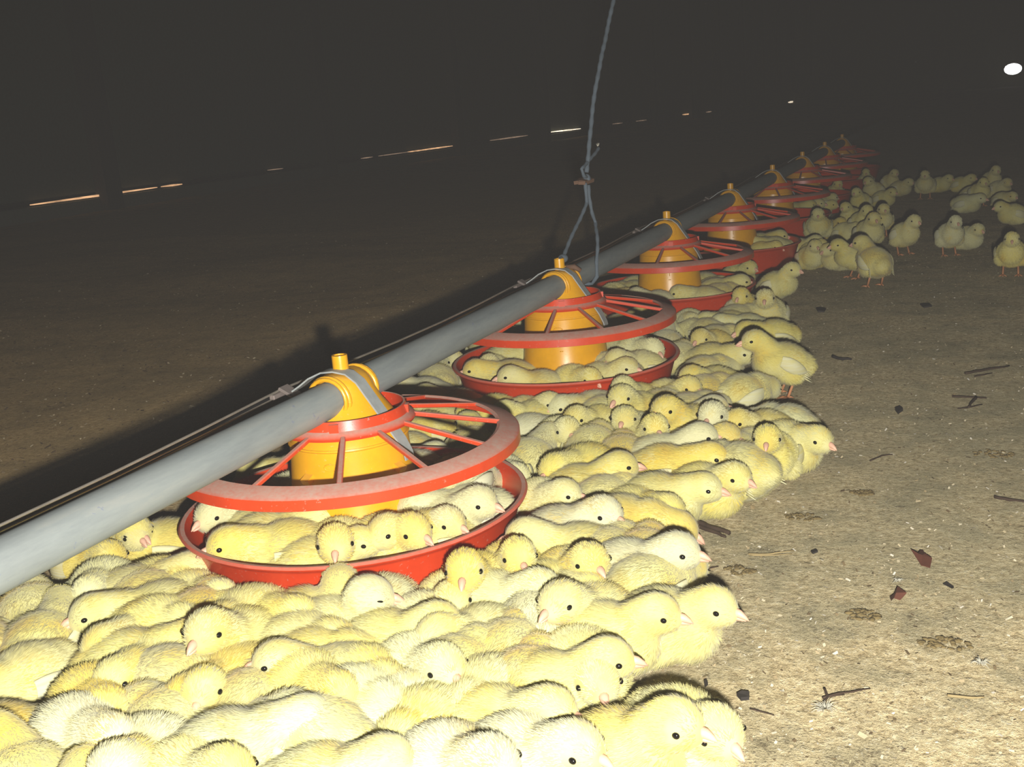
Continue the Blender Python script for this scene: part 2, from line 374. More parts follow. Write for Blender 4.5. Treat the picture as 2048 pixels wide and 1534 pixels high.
# wires beside the pipe
def wire(name, pts, r, mat, label):
    bm = bmesh.new(); tube(bm, pts, r, 8); return tag(link(name, mesh_from(bm, name), mat), label, 'wire')
wp = []
for i in range(0, 60):
    y = -.3+i*.12; ph = ((y-Y1) % DY)/DY; wp.append((-.0605+.002*math.sin(y*5), y, .1895-.006*math.sin(math.pi*ph)))
wire('support_wire', wp, .0013, M_WIRE, 'thin steel wire running beside the feed pipe through the clips')
wire('support_wire', [(x-.006, y, z-.0085+.002*math.sin(y*3.3)) for x, y, z in wp], .0010, M_WIRE, 'second thin steel wire just below the clipped wire by the pipe')
wire('black_cable', [(-.078+.004*math.sin(y*2.1), y, .181-.010*math.sin(math.pi*((y-Y1) % DY)/DY)) for x, y, z in wp], .0028, M_CABLE, 'glossy black cable running beside the feed pipe')
# rope hanger
def rope_mesh(pts, r, name, par=None, mat=None):
    P = []
    for a, b in zip(pts, pts[1:]):
        a, b = Vector(a), Vector(b); m = max(2, int((b-a).length/.006))
        for i in range(m): P.append(a.lerp(b, i/m))
    P.append(Vector(pts[-1]))
    rr = [r*(1+.16*math.sin(i*1.9)) for i in range(len(P))]
    Q = [p + Vector((noise.noise(p*18), noise.noise(p*18+Vector((5, 0, 0))), 0))*.0035 for p in P]
    bm = bmesh.new(); tube(bm, Q, rr, 8); return link(name, mesh_from(bm, name), mat or M_ROPE, par)
def RX(x, y, X=0.0): return at_x(x, y, X)
rope = tag(link('rope_hanger', None), 'blue-grey hanging rope with a knot and two legs tied to the pipe', 'rope')
K = RX(1170, 352)
topd = (RX(1215, 64)-RX(1186, 205)).normalized(); tp = RX(1215, 64); tp = tp + topd*((2.99-tp.z)/topd.z)
rope_mesh([RX(1171, 345), RX(1176, 310), RX(1180, 265), RX(1189, 195), RX(1200, 130), RX(1215, 64), tp], .0036, 'rope')
bpy.data.objects['rope'].parent = rope
rope_mesh([RX(1168, 366), RX(1170, 385), RX(1173, 405), RX(1160, 440), RX(1146, 470), RX(1136, 495), RX(1126, 514), RX(1118, 521)], .0030, 'rope_leg', rope)
rope_mesh([RX(1176, 370, .0), RX(1178, 390), RX(1184, 425), RX(1190, 445), RX(1193, 470, .012), RX(1194, 500, .0195), RX(1193, 525, .021), (.0215, RX(1192, 535, .021).y, .176), (.012, RX(1192, 540, .02).y, .164), (-.008, RX(1192, 540, .02).y, .163)], .0030, 'rope_leg', rope)
rope_mesh([RX(1196, 295), RX(1187, 308), RX(1174, 324), RX(1163, 338), RX(1166, 352), RX(1174, 356)], .0028, 'free_end', rope)
fr = bmesh.new(); e = RX(1196, 294)
for i in range(14):
    dv = Vector((random.uniform(-.3, .3), random.uniform(.1, .8), random.uniform(.2, 1))).normalized()*.007; tube(fr, [e, e+dv], [.0006, .0003], 4)
link('frayed_tip', mesh_from(fr, 'frayed_tip'), M_FRAY, rope)
bm = bmesh.new(); ellipsoid(bm, RX(1126, 517), (.008, .009, .007), None, 2); ellipsoid(bm, RX(1174, 358), (.0062, .0062, .0085), None, 2)
link('knot', mesh_from(bm, 'knot'), M_ROPE, rope)
bm = bmesh.new(); c = RX(1167, 362, -.005)
for i in range(5):
    box(bm, c + Vector((.003*i-.007, .004*math.sin(i*2), .001*math.sin(i*3))), (.011, .030-.003*abs(i-2), .0055), Euler((.1, .08*i-.1, .3*math.sin(i))))
link('wood_slip', mesh_from(bm, 'wood_slip', False), M_WOOD, rope)
bm = bmesh.new(); F2 = Vector((0, Y1+DY, 0))     # twisted tail of the tie beside the roped feeder's post
tube(bm, [F2+Vector(q) for q in ((.004, .016, .2065), (.016, .020, .2055), (.026, .022, .199))], [.003, .0045, .003], 8)
link('tie_tail', mesh_from(bm, 'tie_tail'), M_WOOD, rope)

# feed in the pans
for k in range(4):
    rnd = random.Random(50+k); bm = bmesh.new(); n = 30; R = .1555; rows = [[bm.verts.new((0, 0, .024))]]
    for q in range(1, 8):
        rows.append([bm.verts.new((R*q/7*math.cos(2*math.pi*i/n), R*q/7*math.sin(2*math.pi*i/n), .024-.010*(q/7)**2+rnd.uniform(-.0015, .0015)*(q < 7))) for i in range(n)])
    for i in range(n): bm.faces.new((rows[0][0], rows[1][i], rows[1][(i+1) % n]))
    for A, B in zip(rows[1:], rows[2:]):
        for i in range(n): bm.faces.new((A[i], B[i], B[(i+1) % n], A[(i+1) % n]))
    for i in range(1800 if k == 0 else 900):
        a = rnd.uniform(0, 6.283); q = math.sqrt(rnd.uniform(.2, .95)); c = Vector((R*q*math.cos(a), R*q*math.sin(a), .0255-.010*q*q+rnd.uniform(0, .002))); s = rnd.uniform(.0008, .0018)
        v = [bm.verts.new(c+Vector((rnd.uniform(-1, 1), rnd.uniform(-1, 1), rnd.uniform(-.4, 1)))*s) for _ in range(4)]
        for t in ((0, 1, 2), (0, 2, 3), (0, 3, 1), (1, 3, 2)): bm.faces.new([v[x] for x in t])
    o = link('feed_crumble', mesh_from(bm, 'feed_crumble', False), M_FEED); o.location = (0, Y1+k*DY, 0)
    tag(o, ['sandy feed crumble in the pan one place before the roped feeder', 'sandy feed crumble in the pan of the roped feeder', 'sandy feed crumble in the first pan beyond the rope', 'sandy feed crumble in the second pan beyond the rope'][k], 'feed', kind='stuff')

# ================================================================== litter flakes (uncountable) and single bits of debris
def flakes(name, cnt, xr, yr, mat, label, seed, smin, smax, test):
    rnd = random.Random(seed); V = []; Fc = []
    for _ in range(cnt):
        while True:
            y = yr[0]+(yr[1]-yr[0])*rnd.random()**1.7; x = rnd.uniform(*xr)
            if test(x, y): break
        s = rnd.uniform(smin, smax)*(1+.7*(rnd.random() < .07)); a = rnd.uniform(0, 6.283); w = s*rnd.uniform(.25, .8); z = floor_h(x, y)+rnd.uniform(.0002, .0022)
        tx, tz = math.cos(a), math.sin(a); ti = rnd.uniform(-.5, .5); tj = rnd.uniform(-.5, .5); b = len(V)
        for p, q in ((-1, -1), (1, -.7), (.8, 1), (-.9, .8)):
            V.append((x+tx*p*s-tz*q*w, y+tz*p*s+tx*q*w, max(z+ti*p*s+tj*q*w, z-.001)))
        Fc.append((b, b+1, b+2, b+3))
    me = bpy.data.meshes.new(name); me.from_pydata(V, [], Fc); me.update()
    tag(link(name, me, mat), label, 'litter', kind='stuff')
def in_view_right(x, y): return x > .16+.02*y and x < .62+.42*y
flakes('litter_flakes', 30000, (.15, 2.2), (.5, 4.0), M_FLAKE, 'pale shavings and husk flakes strewn over the litter beside the chicks', 3, .0006, .0020, in_view_right)
flakes('litter_flakes', 14000, (-3.0, -.2), (.7, 4.5), M_FLAKEB, 'brown husk flakes strewn over the litter behind the feed pipe', 4, .0010, .0032, lambda x, y: x > -.35-.75*y)
flakes('litter_flakes', 6000, (-.2, .15), (.4, 2.4), M_FLAKE, 'pale husk flakes on the litter under the huddled chicks', 5, .0005, .0016, lambda x, y: True)
M_TWIG = plain('dark_twig', (.055, .032, .018), .85); M_LEAFR = plain('red_brown_leaf', (.13, .042, .022), .8)
M_STRAW = plain('pale_straw', (.34, .26, .12), .8); M_DARK = plain('dark_chip', (.03, .024, .02), .8); M_FEATH = plain('white_fluff', (.50, .48, .38), .9)
def twig(pix, r, mat, label, forks=(), cat='twig'):
    bm = bmesh.new()
    def run(px, r):
        P = [at_z(x, y, .004) for x, y in px]; pts = []
        for a, b in zip(P, P[1:]):
            for i in range(4): pts.append(a.lerp(b, i/4))
        pts.append(P[-1])
        pts = [p+Vector((0, 0, max(floor_h(p.x, p.y), 0)+r*.6-.003))+Vector((noise.noise(p*90), noise.noise(p*90+Vector((9, 0, 0))), abs(noise.noise(p*70))*.8))*r*.9 for p in pts]
        m = len(pts)-1; tube(bm, pts, [r*(1-.5*i/m)*(1+.25*noise.noise(pts[i]*200)) for i in range(m+1)], 6)
    run(pix, r)
    for f, rr in forks: run(f, rr)
    tag(link('twig', mesh_from(bm, 'twig'), mat), label, cat)
twig([(1338, 1028), (1375, 1040), (1415, 1052), (1456, 1066)], .0042, M_TWIG, 'thick split brown twig lying beside the huddled chicks', [([(1382, 1045), (1420, 1060), (1452, 1072)], .0028), ([(1384, 1046), (1372, 1060), (1370, 1075)], .0012)])
twig([(1330, 1043), (1345, 1060), (1368, 1083)], .0016, M_TWIG, 'thin bent twig under the thick split twig')
twig([(1496, 1105), (1540, 1104), (1588, 1097)], .0013, M_STRAW, 'straight pale straw stalk lying on open litter', [([(1500, 1106), (1545, 1106), (1585, 1103)], .0009)])
twig([(1905, 790), (1940, 792), (1975, 794)], .0016, M_TWIG, 'dark branching twig on the open litter', [([(1950, 793), (1945, 803), (1935, 812)], .0022), ([(1935, 812), (1915, 814)], .0010), ([(1935, 812), (1965, 806)], .0010)])
twig([(1930, 745), (1970, 738), (2020, 730)], .0022, M_TWIG, 'long dark twig by the house litter edge', [([(1950, 750), (1985, 744)], .0012)])
twig([(1665, 712), (1685, 717), (1704, 718)], .0030, M_DARK, 'short dark twig beside the standing chick')
twig([(1990, 993), (2030, 1000), (2050, 1004)], .0020, M_TWIG, 'dark reddish twig end on bare litter')
twig([(1740, 918), (1765, 908), (1785, 905)], .0010, M_TWIG, 'thin curved twig on bare litter')
twig([(1645, 1390), (1690, 1380), (1740, 1372)], .0010, M_TWIG, 'wiry dark twig cluster lying near feather fluff', [([(1650, 1372), (1655, 1388), (1648, 1400)], .0012), ([(1655, 1388), (1690, 1384)], .0008)])
twig([(1895, 1386), (1935, 1390), (1968, 1390)], .0014, M_STRAW, 'pale tan straw sliver on the near litter')
twig([(1500, 1412), (1530, 1420), (1548, 1424)], .0007, M_TWIG, 'hair-thin dark stalk on the near litter')
twig([(1410, 1135), (1425, 1131), (1437, 1128)], .0009, M_TWIG, 'tiny dark stalk between the chicks and the straw')
def leaf(pix, mat, label, name='leaf_scrap', cat='leaf', lift=.004, th=.0008):
    P = [at_z(x, y, .003) for x, y in pix]; bm = bmesh.new(); c = sum(P, Vector())/len(P)
    def zz(p, i): return max(floor_h(p.x, p.y), -.001)+.0015+lift*abs(math.sin(i*2.3+p.x*50))
    T = [bm.verts.new((p.x, p.y, zz(p, i)+th)) for i, p in enumerate(P)]; B = [bm.verts.new((p.x, p.y, zz(p, i))) for i, p in enumerate(P)]
    ct = bm.verts.new((c.x, c.y, zz(c, 0)+th)); cb = bm.verts.new((c.x, c.y, zz(c, 0)-.0004)); n = len(P)
    for i in range(n):
        j = (i+1) % n; bm.faces.new((T[i], T[j], ct)); bm.faces.new((B[j], B[i], cb)); bm.faces.new((B[i], B[j], T[j], T[i]))
    bmesh.ops.recalc_face_normals(bm, faces=bm.faces[:])
    tag(link(name, mesh_from(bm, name, False), mat), label, cat)
leaf([(1822, 1116), (1836, 1124), (1840, 1108), (1846, 1106), (1850, 1122), (1864, 1134), (1860, 1146), (1842, 1138)], M_LEAFR, 'curled red-brown leaf scrap on the litter', lift=.009)
leaf([(1782, 1210), (1780, 1192), (1788, 1190), (1795, 1182), (1813, 1196), (1800, 1202), (1788, 1200)], M_LEAFR, 'small brown triangular leaf scrap with a stem', lift=.007)
leaf([(1886, 1166), (1894, 1166), (1908, 1180), (1904, 1182)], M_DARK, 'small dark chip beside the curled leaf scrap', 'dark_chip', 'chip')
leaf([(1474, 1390), (1484, 1386), (1499, 1388), (1498, 1396), (1482, 1399)], M_DARK, 'oval dark chip on the near litter', 'dark_chip', 'chip', .002, .003)
leaf([(1408, 1362), (1414, 1358), (1416, 1366), (1410, 1374)], M_DARK, 'small dark chip close to the huddle edge', 'dark_chip', 'chip', .002, .002)
leaf([(1455, 810), (1462, 806), (1468, 809), (1464, 814), (1457, 814)], M_DARK, 'round dark dropping in front of a chick\'s beak', 'dark_chip', 'chip', .001, .004)
leaf([(1622, 1102), (1632, 1100), (1636, 1105), (1626, 1108)], M_DARK, 'small dark chip past the end of the straw stalk', 'dark_chip', 'chip', .002, .002)
leaf([(1790, 820), (1800, 817), (1806, 822), (1796, 827)], M_DARK, 'dark dropping beside darker stained litter', 'dark_chip', 'chip', .002, .004)
leaf([(1632, 617), (1640, 616), (1652, 618), (1648, 623), (1636, 623)], M_DARK, 'dark chip on the litter beyond the standing chick', 'dark_chip', 'chip', .001, .003)
leaf([(1840, 608), (1858, 607), (1864, 612), (1848, 614)], M_DARK, 'flat dark chip on the far litter', 'dark_chip', 'chip', .001, .003)
def fluffy(px, r, label):
    c = at_z(*px, .002); bm = bmesh.new(); rnd = random.Random(int(px[0]))
    for i in range(34):
        a = rnd.uniform(0, 6.283); L = r*rnd.uniform(.3, 1); dv = Vector((math.cos(a)*L, math.sin(a)*L, rnd.uniform(.0, .5)*r))
        tube(bm, [c+Vector((0, 0, .001)), c+dv*.6+Vector((0, 0, .002)), c+dv], [.00035, .0003, .0001], 4)
    tag(link('down_feather', mesh_from(bm, 'down_feather'), M_FEATH), label, 'feather')
fluffy((1650, 1420), .012, 'tuft of pale down lying near the wiry twig')
fluffy((1962, 1330), .009, 'tuft of pale down lying by the near right litter')
fluffy((1795, 1165), .006, 'small white down tuft beside the curled leaf scrap')
# dark stained droppings patches as low crusts
def crust(px, rx, ry, label):
    c = at_z(*px, 0); bm = bmesh.new(); rnd = random.Random(int(px[0]+px[1]))
    for i in range(42):
        a = rnd.uniform(0, 6.283); q = math.sqrt(rnd.random()); p = Vector((c.x+rx*q*math.cos(a), c.y+ry*q*math.sin(a), 0)); p.z = floor_h(p.x, p.y)+.0006
        s = rnd.uniform(.0012, .0030); ellipsoid(bm, p, (s*1.6, s, s*.5), Euler((0, 0, rnd.uniform(0, 3))), 1)
    tag(link('dropping_crust', mesh_from(bm, 'dropping_crust'), M_CRUST), label, 'droppings')
M_CRUST = plain('dropping_crust', (.19, .14, .055), .9)
crust((1555, 948), .020, .014, 'olive-brown dropping crust at the tip of the huddle')
crust((1725, 1225), .014, .010, 'brown dropping crust below the triangular leaf scrap')
crust((1605, 1035), .018, .010, 'tan dropping crust past the thick split twig')
crust((1725, 988), .013, .008, 'small brown dropping crust on open litter')
crust((1480, 1140), .016, .010, 'light brown dropping crust left of the straw stalk end')
crust((1890, 1285), .020, .010, 'low brown dropping crust on the near litter')
crust((1990, 905), .025, .016, 'dark dropping crust by the branching twig')
# folded scrap of black film among the chicks
bm = bmesh.new(); A = [at_z(x, y, z) for x, y, z in ((1082, 930, .020), (1112, 918, .034), (1120, 922, .036), (1112, 955, .012), (1100, 957, .004))]
T = [bm.verts.new(p) for p in A]; B = [bm.verts.new(p+Vector((.004, .006, -.003))) for p in A]; bm.faces.new(T); bm.faces.new(list(reversed(B)))
for i in range(5): bm.faces.new((T[i], B[i], B[(i+1) % 5], T[(i+1) % 5]))
tag(link('film_scrap', mesh_from(bm, 'film_scrap', False), M_BLACKP), 'folded scrap of black plastic film among the huddled chicks', 'plastic scrap')
# ================================================================== chicks
def remesh(parts, voxel=.0026, smooth=9):
    bm = bmesh.new()
    for c, r, e in parts: ellipsoid(bm, c, r, e, 3)
    me = mesh_from(bm, 'tmp'); o = link('tmp', me)
    m = o.modifiers.new('r', 'REMESH'); m.mode = 'VOXEL'; m.voxel_size = voxel
    s = o.modifiers.new('s', 'SMOOTH'); s.iterations = smooth; s.factor = .5
    dg = bpy.context.evaluated_depsgraph_get(); dg.update()
    res = bpy.data.meshes.new_from_object(o.evaluated_get(dg)); bpy.data.objects.remove(o)
    for p in res.polygons: p.use_smooth = True
    return res
def chain(a, b, ra, rb, n=5):
    a, b = Vector(a), Vector(b); return [(a.lerp(b, i/(n-1)), (ra+(rb-ra)*i/(n-1),)*3, None) for i in range(n)]
def pose(name, pitch, bz, head, hyaw, hpitch, legs=False, tuck=False, shut=False, body=(.0395, .0335, .0310)):
    """forward is +x; pitch lifts the breast; head = head centre"""
    R = Euler((0, -math.radians(pitch), 0)); C = Vector((0, 0, bz))
    def B(x, y, z): return C + (R.to_matrix() @ Vector((x, y, z)))
    H = Vector(head); hy, hp = math.radians(hyaw), math.radians(hpitch)
    HR = Euler((0, -hp, hy), 'XYZ'); hm = HR.to_matrix(); hd = hm @ Vector((1, 0, 0)); hs = hm @ Vector((0, 1, 0)); hu = hm @ Vector((0, 0, 1))
    parts = [(B(-.004, 0, 0), body, R), (B(.020, 0, -.003), (.0265, .0275, .0250), R), (B(-.028, 0, .003), (.0225, .0235, .0205), R), (B(-.044, 0, .006), (.0090, .010, .0070), R)]
    parts += chain(B(.024, 0, .010), H-hd*.004, .0195, .0160)
    parts += [(H, (.0200, .0168, .0172), HR), (H+hd*.010-hu*.002, (.0118, .0115, .0112), HR), (H-hd*.004+hs*.006-hu*.004, (.012, .0105, .012), HR), (H-hd*.004-hs*.006-hu*.004, (.012, .0105, .012), HR)]
    for s in (-1, 1): parts.append((B(-.008, s*.023, -.012), (.022, .014, .015), R))       # thighs and flanks
    D = {'name': name}
    me = remesh(parts); zmin = min(v.co.z for v in me.vertices) if not legs else 0.0
    shift = Vector((0, 0, -zmin if not legs else 0))
    me.transform(Matrix.Translation(shift)); D['chick'] = me
    H = H+shift
    # down: fine tapered fibres laid backwards over the body
    rnd = random.Random(hash(name) % 999 if False else sum(map(ord, name))); V = []; Fc = []
    me.calc_loop_triangles(); tris = me.loop_triangles; cum = []; tot = 0
    for t in tris: tot += t.area; cum.append(tot)
    import bisect
    eyes = [H+hd*.0085+hs*s*.0146+hu*.0025 for s in (-1, 1)]; bk = H+hd*.019-hu*.001
    for _ in range(9000):
        t = tris[min(bisect.bisect(cum, rnd.random()*tot), len(tris)-1)]; a, b, c = [me.vertices[i] for i in t.vertices]
        u, v = rnd.random(), rnd.random()
        if u+v > 1: u, v = 1-u, 1-v
        p = a.co*(1-u-v)+b.co*u+c.co*v; nrm = (a.normal*(1-u-v)+b.normal*u+c.normal*v).normalized()
        if min((p-e).length for e in eyes) < .0058 or (p-bk).length < .0065: continue
        hf = (p-H).length < .022
        fl = (-hd if hf else R.to_matrix() @ Vector((-1, 0, -.25)))+Vector((rnd.uniform(-.35, .35), rnd.uniform(-.35, .35), rnd.uniform(-.35, .35)))
        tg = (fl-nrm*fl.dot(nrm)).normalized(); L = rnd.uniform(.0030, .0052) if hf else rnd.uniform(.0045, .0085)
        dr = (tg+nrm*rnd.uniform(.16, .50)).normalized(); sd = nrm.cross(tg).normalized()*rnd.uniform(.00030, .00055); k = len(V)
        V += [p-sd-nrm*.0003, p+sd-nrm*.0003, p+dr*L]; Fc.append((k, k+1, k+2))
    dm = bpy.data.meshes.new('down'); dm.from_pydata([tuple(x) for x in V], [], Fc); dm.update()
    for p in dm.polygons: p.use_smooth = False
    D['down'] = dm
    for s, nm in ((1, 'L'), (-1, 'R')):
        bm = bmesh.new(); e = H+hd*.0085+hs*s*.0146+hu*.0025
        er = Euler((0, -hp, hy), 'XYZ')
        ellipsoid(bm, e, (.0027, .0019, .0007 if shut else .0022), er, 2); D['eye'+nm] = mesh_from(bm, 'eye')
        bm = bmesh.new()
        # folded wing: long teardrop lying on the flank
        n = 9; rows = []
        for i in range(n):
            q = i/(n-1); x = .014-.044*q; w = (.0105*math.sin(math.pi*min(1, q*.8+.2))**.7+.0008) if i < n-1 else .0006; zc = .006-.008*q; th = .0042*math.sin(math.pi*min(1, q*.85+.12))+.0004
            yo = body[1]*math.sqrt(max(.05, 1-((x+.004)/(body[0]*1.12))**2))+.0018
            rows.append([bm.verts.new(B(x, s*(yo+th*math.cos(a)), zc+w*math.sin(a))+shift) for a in [math.radians(z) for z in range(-100, 101, 25)]])
        for A, Bq in zip(rows, rows[1:]):
            for i in range(len(A)-1): bm.faces.new((A[i], A[i+1], Bq[i+1], Bq[i]))
        for i in range(5):     # quill tips
            b0 = B(-.022-.002*i, s*(body[1]*.80), .002-.0035*i)+shift; tube(bm, [b0, b0+R.to_matrix() @ Vector((-.012, s*.001, -.0035))], [.0013, .0004], 5)
        bmesh.ops.recalc_face_normals(bm, faces=bm.faces[:]); D['wing'+nm] = mesh_from(bm, 'wing')
    bm = bmesh.new()     # beak: upper and lower bill
    o0 = H+hd*.0165-hu*.0005
    tube(bm, [o0+hu*.001, o0+hd*.0055+hu*.0007, o0+hd*.0100-hu*.001, o0+hd*.0134-hu*.0027], [.0040, .0033, .0020, .0004], 10)
    tube(bm, [o0-hu*.0022, o0+hd*.0055-hu*.0030, o0+hd*.0112-hu*.0036], [.0031, .0023, .0005], 8)
    D['beak'] = mesh_from(bm, 'beak')
    if legs:
        for s, nm in ((1, 'L'), (-1, 'R')):
            bm = bmesh.new(); hip = B(-.002, s*.015, -.020); hock = Vector((-.010, s*.016, .022)); ft = Vector((-.002, s*.017, .0025))
            tube(bm, [hip, hock, ft], [.0052, .0026, .0022], 8)
            for a, L in ((0, .019), (32, .016), (-32, .016), (180, .009)):
                dv = Vector((math.cos(math.radians(a)), math.sin(math.radians(a)), 0)); tube(bm, [ft, ft+dv*L*.5+Vector((0, 0, .0006)), ft+dv*L-Vector((0, 0, .0012))], [.0020, .0015, .0006], 6)
            D['leg'+nm] = mesh_from(bm, 'leg')
    return D
POSES = {
    'sit':   pose('sit', 8, .030, (.044, 0, .0560), 0, -6),
    'sitl':  pose('sitl', 10, .030, (.041, .008, .0550), 42, -8),
    'sitr':  pose('sitr', 10, .030, (.041, -.008, .0550), -42, -8),
    'low':   pose('low', 4, .030, (.049, 0, .0490), 0, -8),
    'lowl':  pose('lowl', 2, .030, (.049, .010, .0470), 38, -12),
    'lowr':  pose('lowr', 2, .030, (.049, -.010, .0470), -38, -12),
    'nap':   pose('nap', 0, .030, (.052, .004, .0310), 12, -30, shut=True),
    'tall':  pose('tall', 18, .033, (.042, 0, .0680), 0, -4),
    'back':  pose('back', 6, .030, (.026, .012, .0600), 118, -14, shut=True),
    'peck':  pose('peck', -14, .050, (.058, 0, .0300), 0, -58, legs=True),
    'stand': pose('stand', 18, .053, (.042, 0, .0900), 0, -6, legs=True),
    'standl': pose('standl', 18, .053, (.041, .006, .0890), 40, -10, legs=True),
}
PWORD = {'sit': 'head up', 'sitl': 'head turned', 'sitr': 'head turned', 'low': 'head low', 'lowl': 'head aside', 'lowr': 'head aside', 'nap': 'dozing', 'tall': 'upright', 'back': 'head tucked', 'peck': 'pecking', 'stand': 'standing', 'standl': 'standing'}
TONES = [('cream', (.67, .66, .38)), ('pale yellow', (.68, .63, .24)), ('yellow', (.68, .60, .16)), ('golden', (.67, .545, .11))]
def zone(x, y, pan):
    if pan is not None: return ['in the pan before the rope', 'in the pan at the rope', 'in the first pan past the rope', 'in the second pan past the rope', 'in a dim far pan'][min(pan, 4)]
    if x < -.10: return 'behind the feed pipe'
    d0 = math.hypot(x, y-Y1); d1 = math.hypot(x, y-Y1-DY)
    if d0 < .245: return 'against the pan before the rope'
    if y < Y1-.10: return 'by the litter edge before the rope' if x > .24 else 'under the pipe before the rope' if x < .03 else 'amid the huddle before the pans'
    if d1 < .245: return 'against the pan at the rope'
    if y < Y1+.25: return 'at the huddle edge near twigs' if x > .28 else 'beside the pan before the rope'
    if y < Y1+DY-.12: return 'in the huddle before the rope'
    if y < Y1+DY+.2: return 'beside the pan at the rope'
    if y < Y1+2*DY+.15: return 'near the first pan past the rope'
    return 'loose on the far litter'
def facing(a):
    d = math.degrees(a) % 360
    return 'facing open litter' if d < 45 or d >= 315 else 'facing the far wall' if d < 135 else 'facing the pipe' if d < 225 else 'tail to far wall'
CH = []      # dict(x, y, z, a, pose, tone, s, pan, lock)
def add(bx, by, hx=None, hy=None, ps='sit', tone=None, pan=None, s=1.0, ang=None, hz=None):
    st = ps in ('stand', 'standl', 'peck'); z0 = .018 if pan is not None else 0.0
    b = at_z(bx, by, z0+(.055 if st else .034))
    if hx is not None:
        zz = {'sit': .056, 'sitl': .055, 'sitr': .055, 'low': .049, 'lowl': .047, 'lowr': .047, 'nap': .034, 'tall': .068, 'back': .06, 'peck': .03, 'stand': .09, 'standl': .089}[ps]
        hl = {'low': .049, 'lowl': .050, 'lowr': .050, 'nap': .054, 'tall': .044, 'back': .020, 'peck': .060}.get(ps, .044)
        best = None; tx = bx+(hx-bx)*1.7
        for i in range(72):      # the heading whose head would appear where the photograph has it
            t = math.radians(i*5); h = Vector((b.x+hl*math.cos(t), b.y+hl*math.sin(t), z0+zz))-CAM; dz = h.dot(fw)
            ex = PPX+F_PX*h.dot(rt)/dz-tx; ey = PPY-F_PX*h.dot(up)/dz-hy; e = ex*ex+.25*ey*ey
            if best is None or e < best[0]: best = (e, t)
        a = best[1]+math.radians(random.uniform(-16, 16))
        if ps not in ('nap', 'back'):
            h = at_z(hx, hy, z0+zz); b = Vector((h.x-hl*math.cos(a), h.y-hl*math.sin(a), 0))
    else: a = math.radians(ang if ang is not None else random.uniform(0, 360))
    CH.append(dict(x=b.x, y=b.y, z=z0, a=a, pose=ps, tone=random.choice([0, 0, 1, 1, 1, 2, 2, 3]) if tone is None else tone, s=s*random.uniform(.95, 1.05), pan=pan, lock=(1.0 if hx is not None else .5)))
# --- in the pan before the roped feeder
for q in [(455, 1038, 530, 1037, 'sit', 1), (545, 1064, 622, 1056, 'low', 1), (520, 1098, 425, 1097, 'low', 2), (665, 1102, 712, 1062, 'sit', 1),
          (790, 1048, 812, 1030, 'sit', 1), (938, 1052, 880, 1044, 'low', 0), (900, 1078, 860, 1066, 'sit', 2), (800, 1084, 842, 1062, 'sit', 2), (745, 1092, 730, 1066, 'sit', 2),
          (935, 1000, 899, 992, 'low', 1), (975, 985, 1022, 968, 'peck', 0), (985, 1036, 1028, 1020, 'sit', 0), (575, 965, 530, 968, 'nap', 1), (500, 955, 504, 935, 'sitl', 0),
          (425, 1012, 395, 1034, 'sit', 0), (850, 925, 800, 915, 'nap', 0), (860, 960, 895, 945, 'low', 1)]:
    add(*q[:4], q[4], q[5], 0)
# --- in the pan of the roped feeder
for q in [(993, 743, 930, 736, 'low', 2), (1034, 712, 1062, 708, 'low', 1), (1085, 752, 1050, 742, 'sit', 1), (1125, 734, 1100, 722, 'low', 0), (1190, 745, 1222, 722, 'sit', 1),
          (1252, 747, 1225, 742, 'nap', 1), (1300, 732, 1280, 720, 'sit', 1), (1322, 704, 1340, 692, 'low', 0), (1232, 690, 1215, 675, 'low', 0), (1270, 698, 1262, 684, 'nap', 0), (975, 708, 1005, 702, 'low', 1), (948, 745, 935, 730, 'sit', 1), (1150, 752, 1175, 742, 'low', 2)]:
    add(*q[:4], q[4], q[5], 1)
for q in [(1256, 566, 1285, 556, 'low', 1), (1290, 578, 1262, 575, 'nap', 1), (1320, 590, 1300, 585, 'sit', 0), (1424, 584, 1380, 586, 'low', 1), (1440, 566, 1470, 572, 'low', 1), (1395, 590, 1420, 588, 'nap', 2), (1470, 572, 1490, 566, 'nap', 1), (1235, 560, 1222, 550, 'sit', 1)]:
    add(*q[:4], q[4], q[5], 2)
for q in [(1569, 466, 1595, 462, 'low', 1), (1525, 478, 1505, 480, 'low', 1), (1552, 486, 1575, 484, 'nap', 1), (1500, 490, 1520, 492, 'low', 2), (1490, 474, 1475, 474, 'sit', 1), (1540, 468, 1520, 465, 'nap', 0)]:
    add(*q[:4], q[4], q[5], 3)
for q in [(1610, 418, 4), (1640, 408, 4), (1590, 422, 4)]: add(q[0], q[1], None, None, 'low', 1, 4)
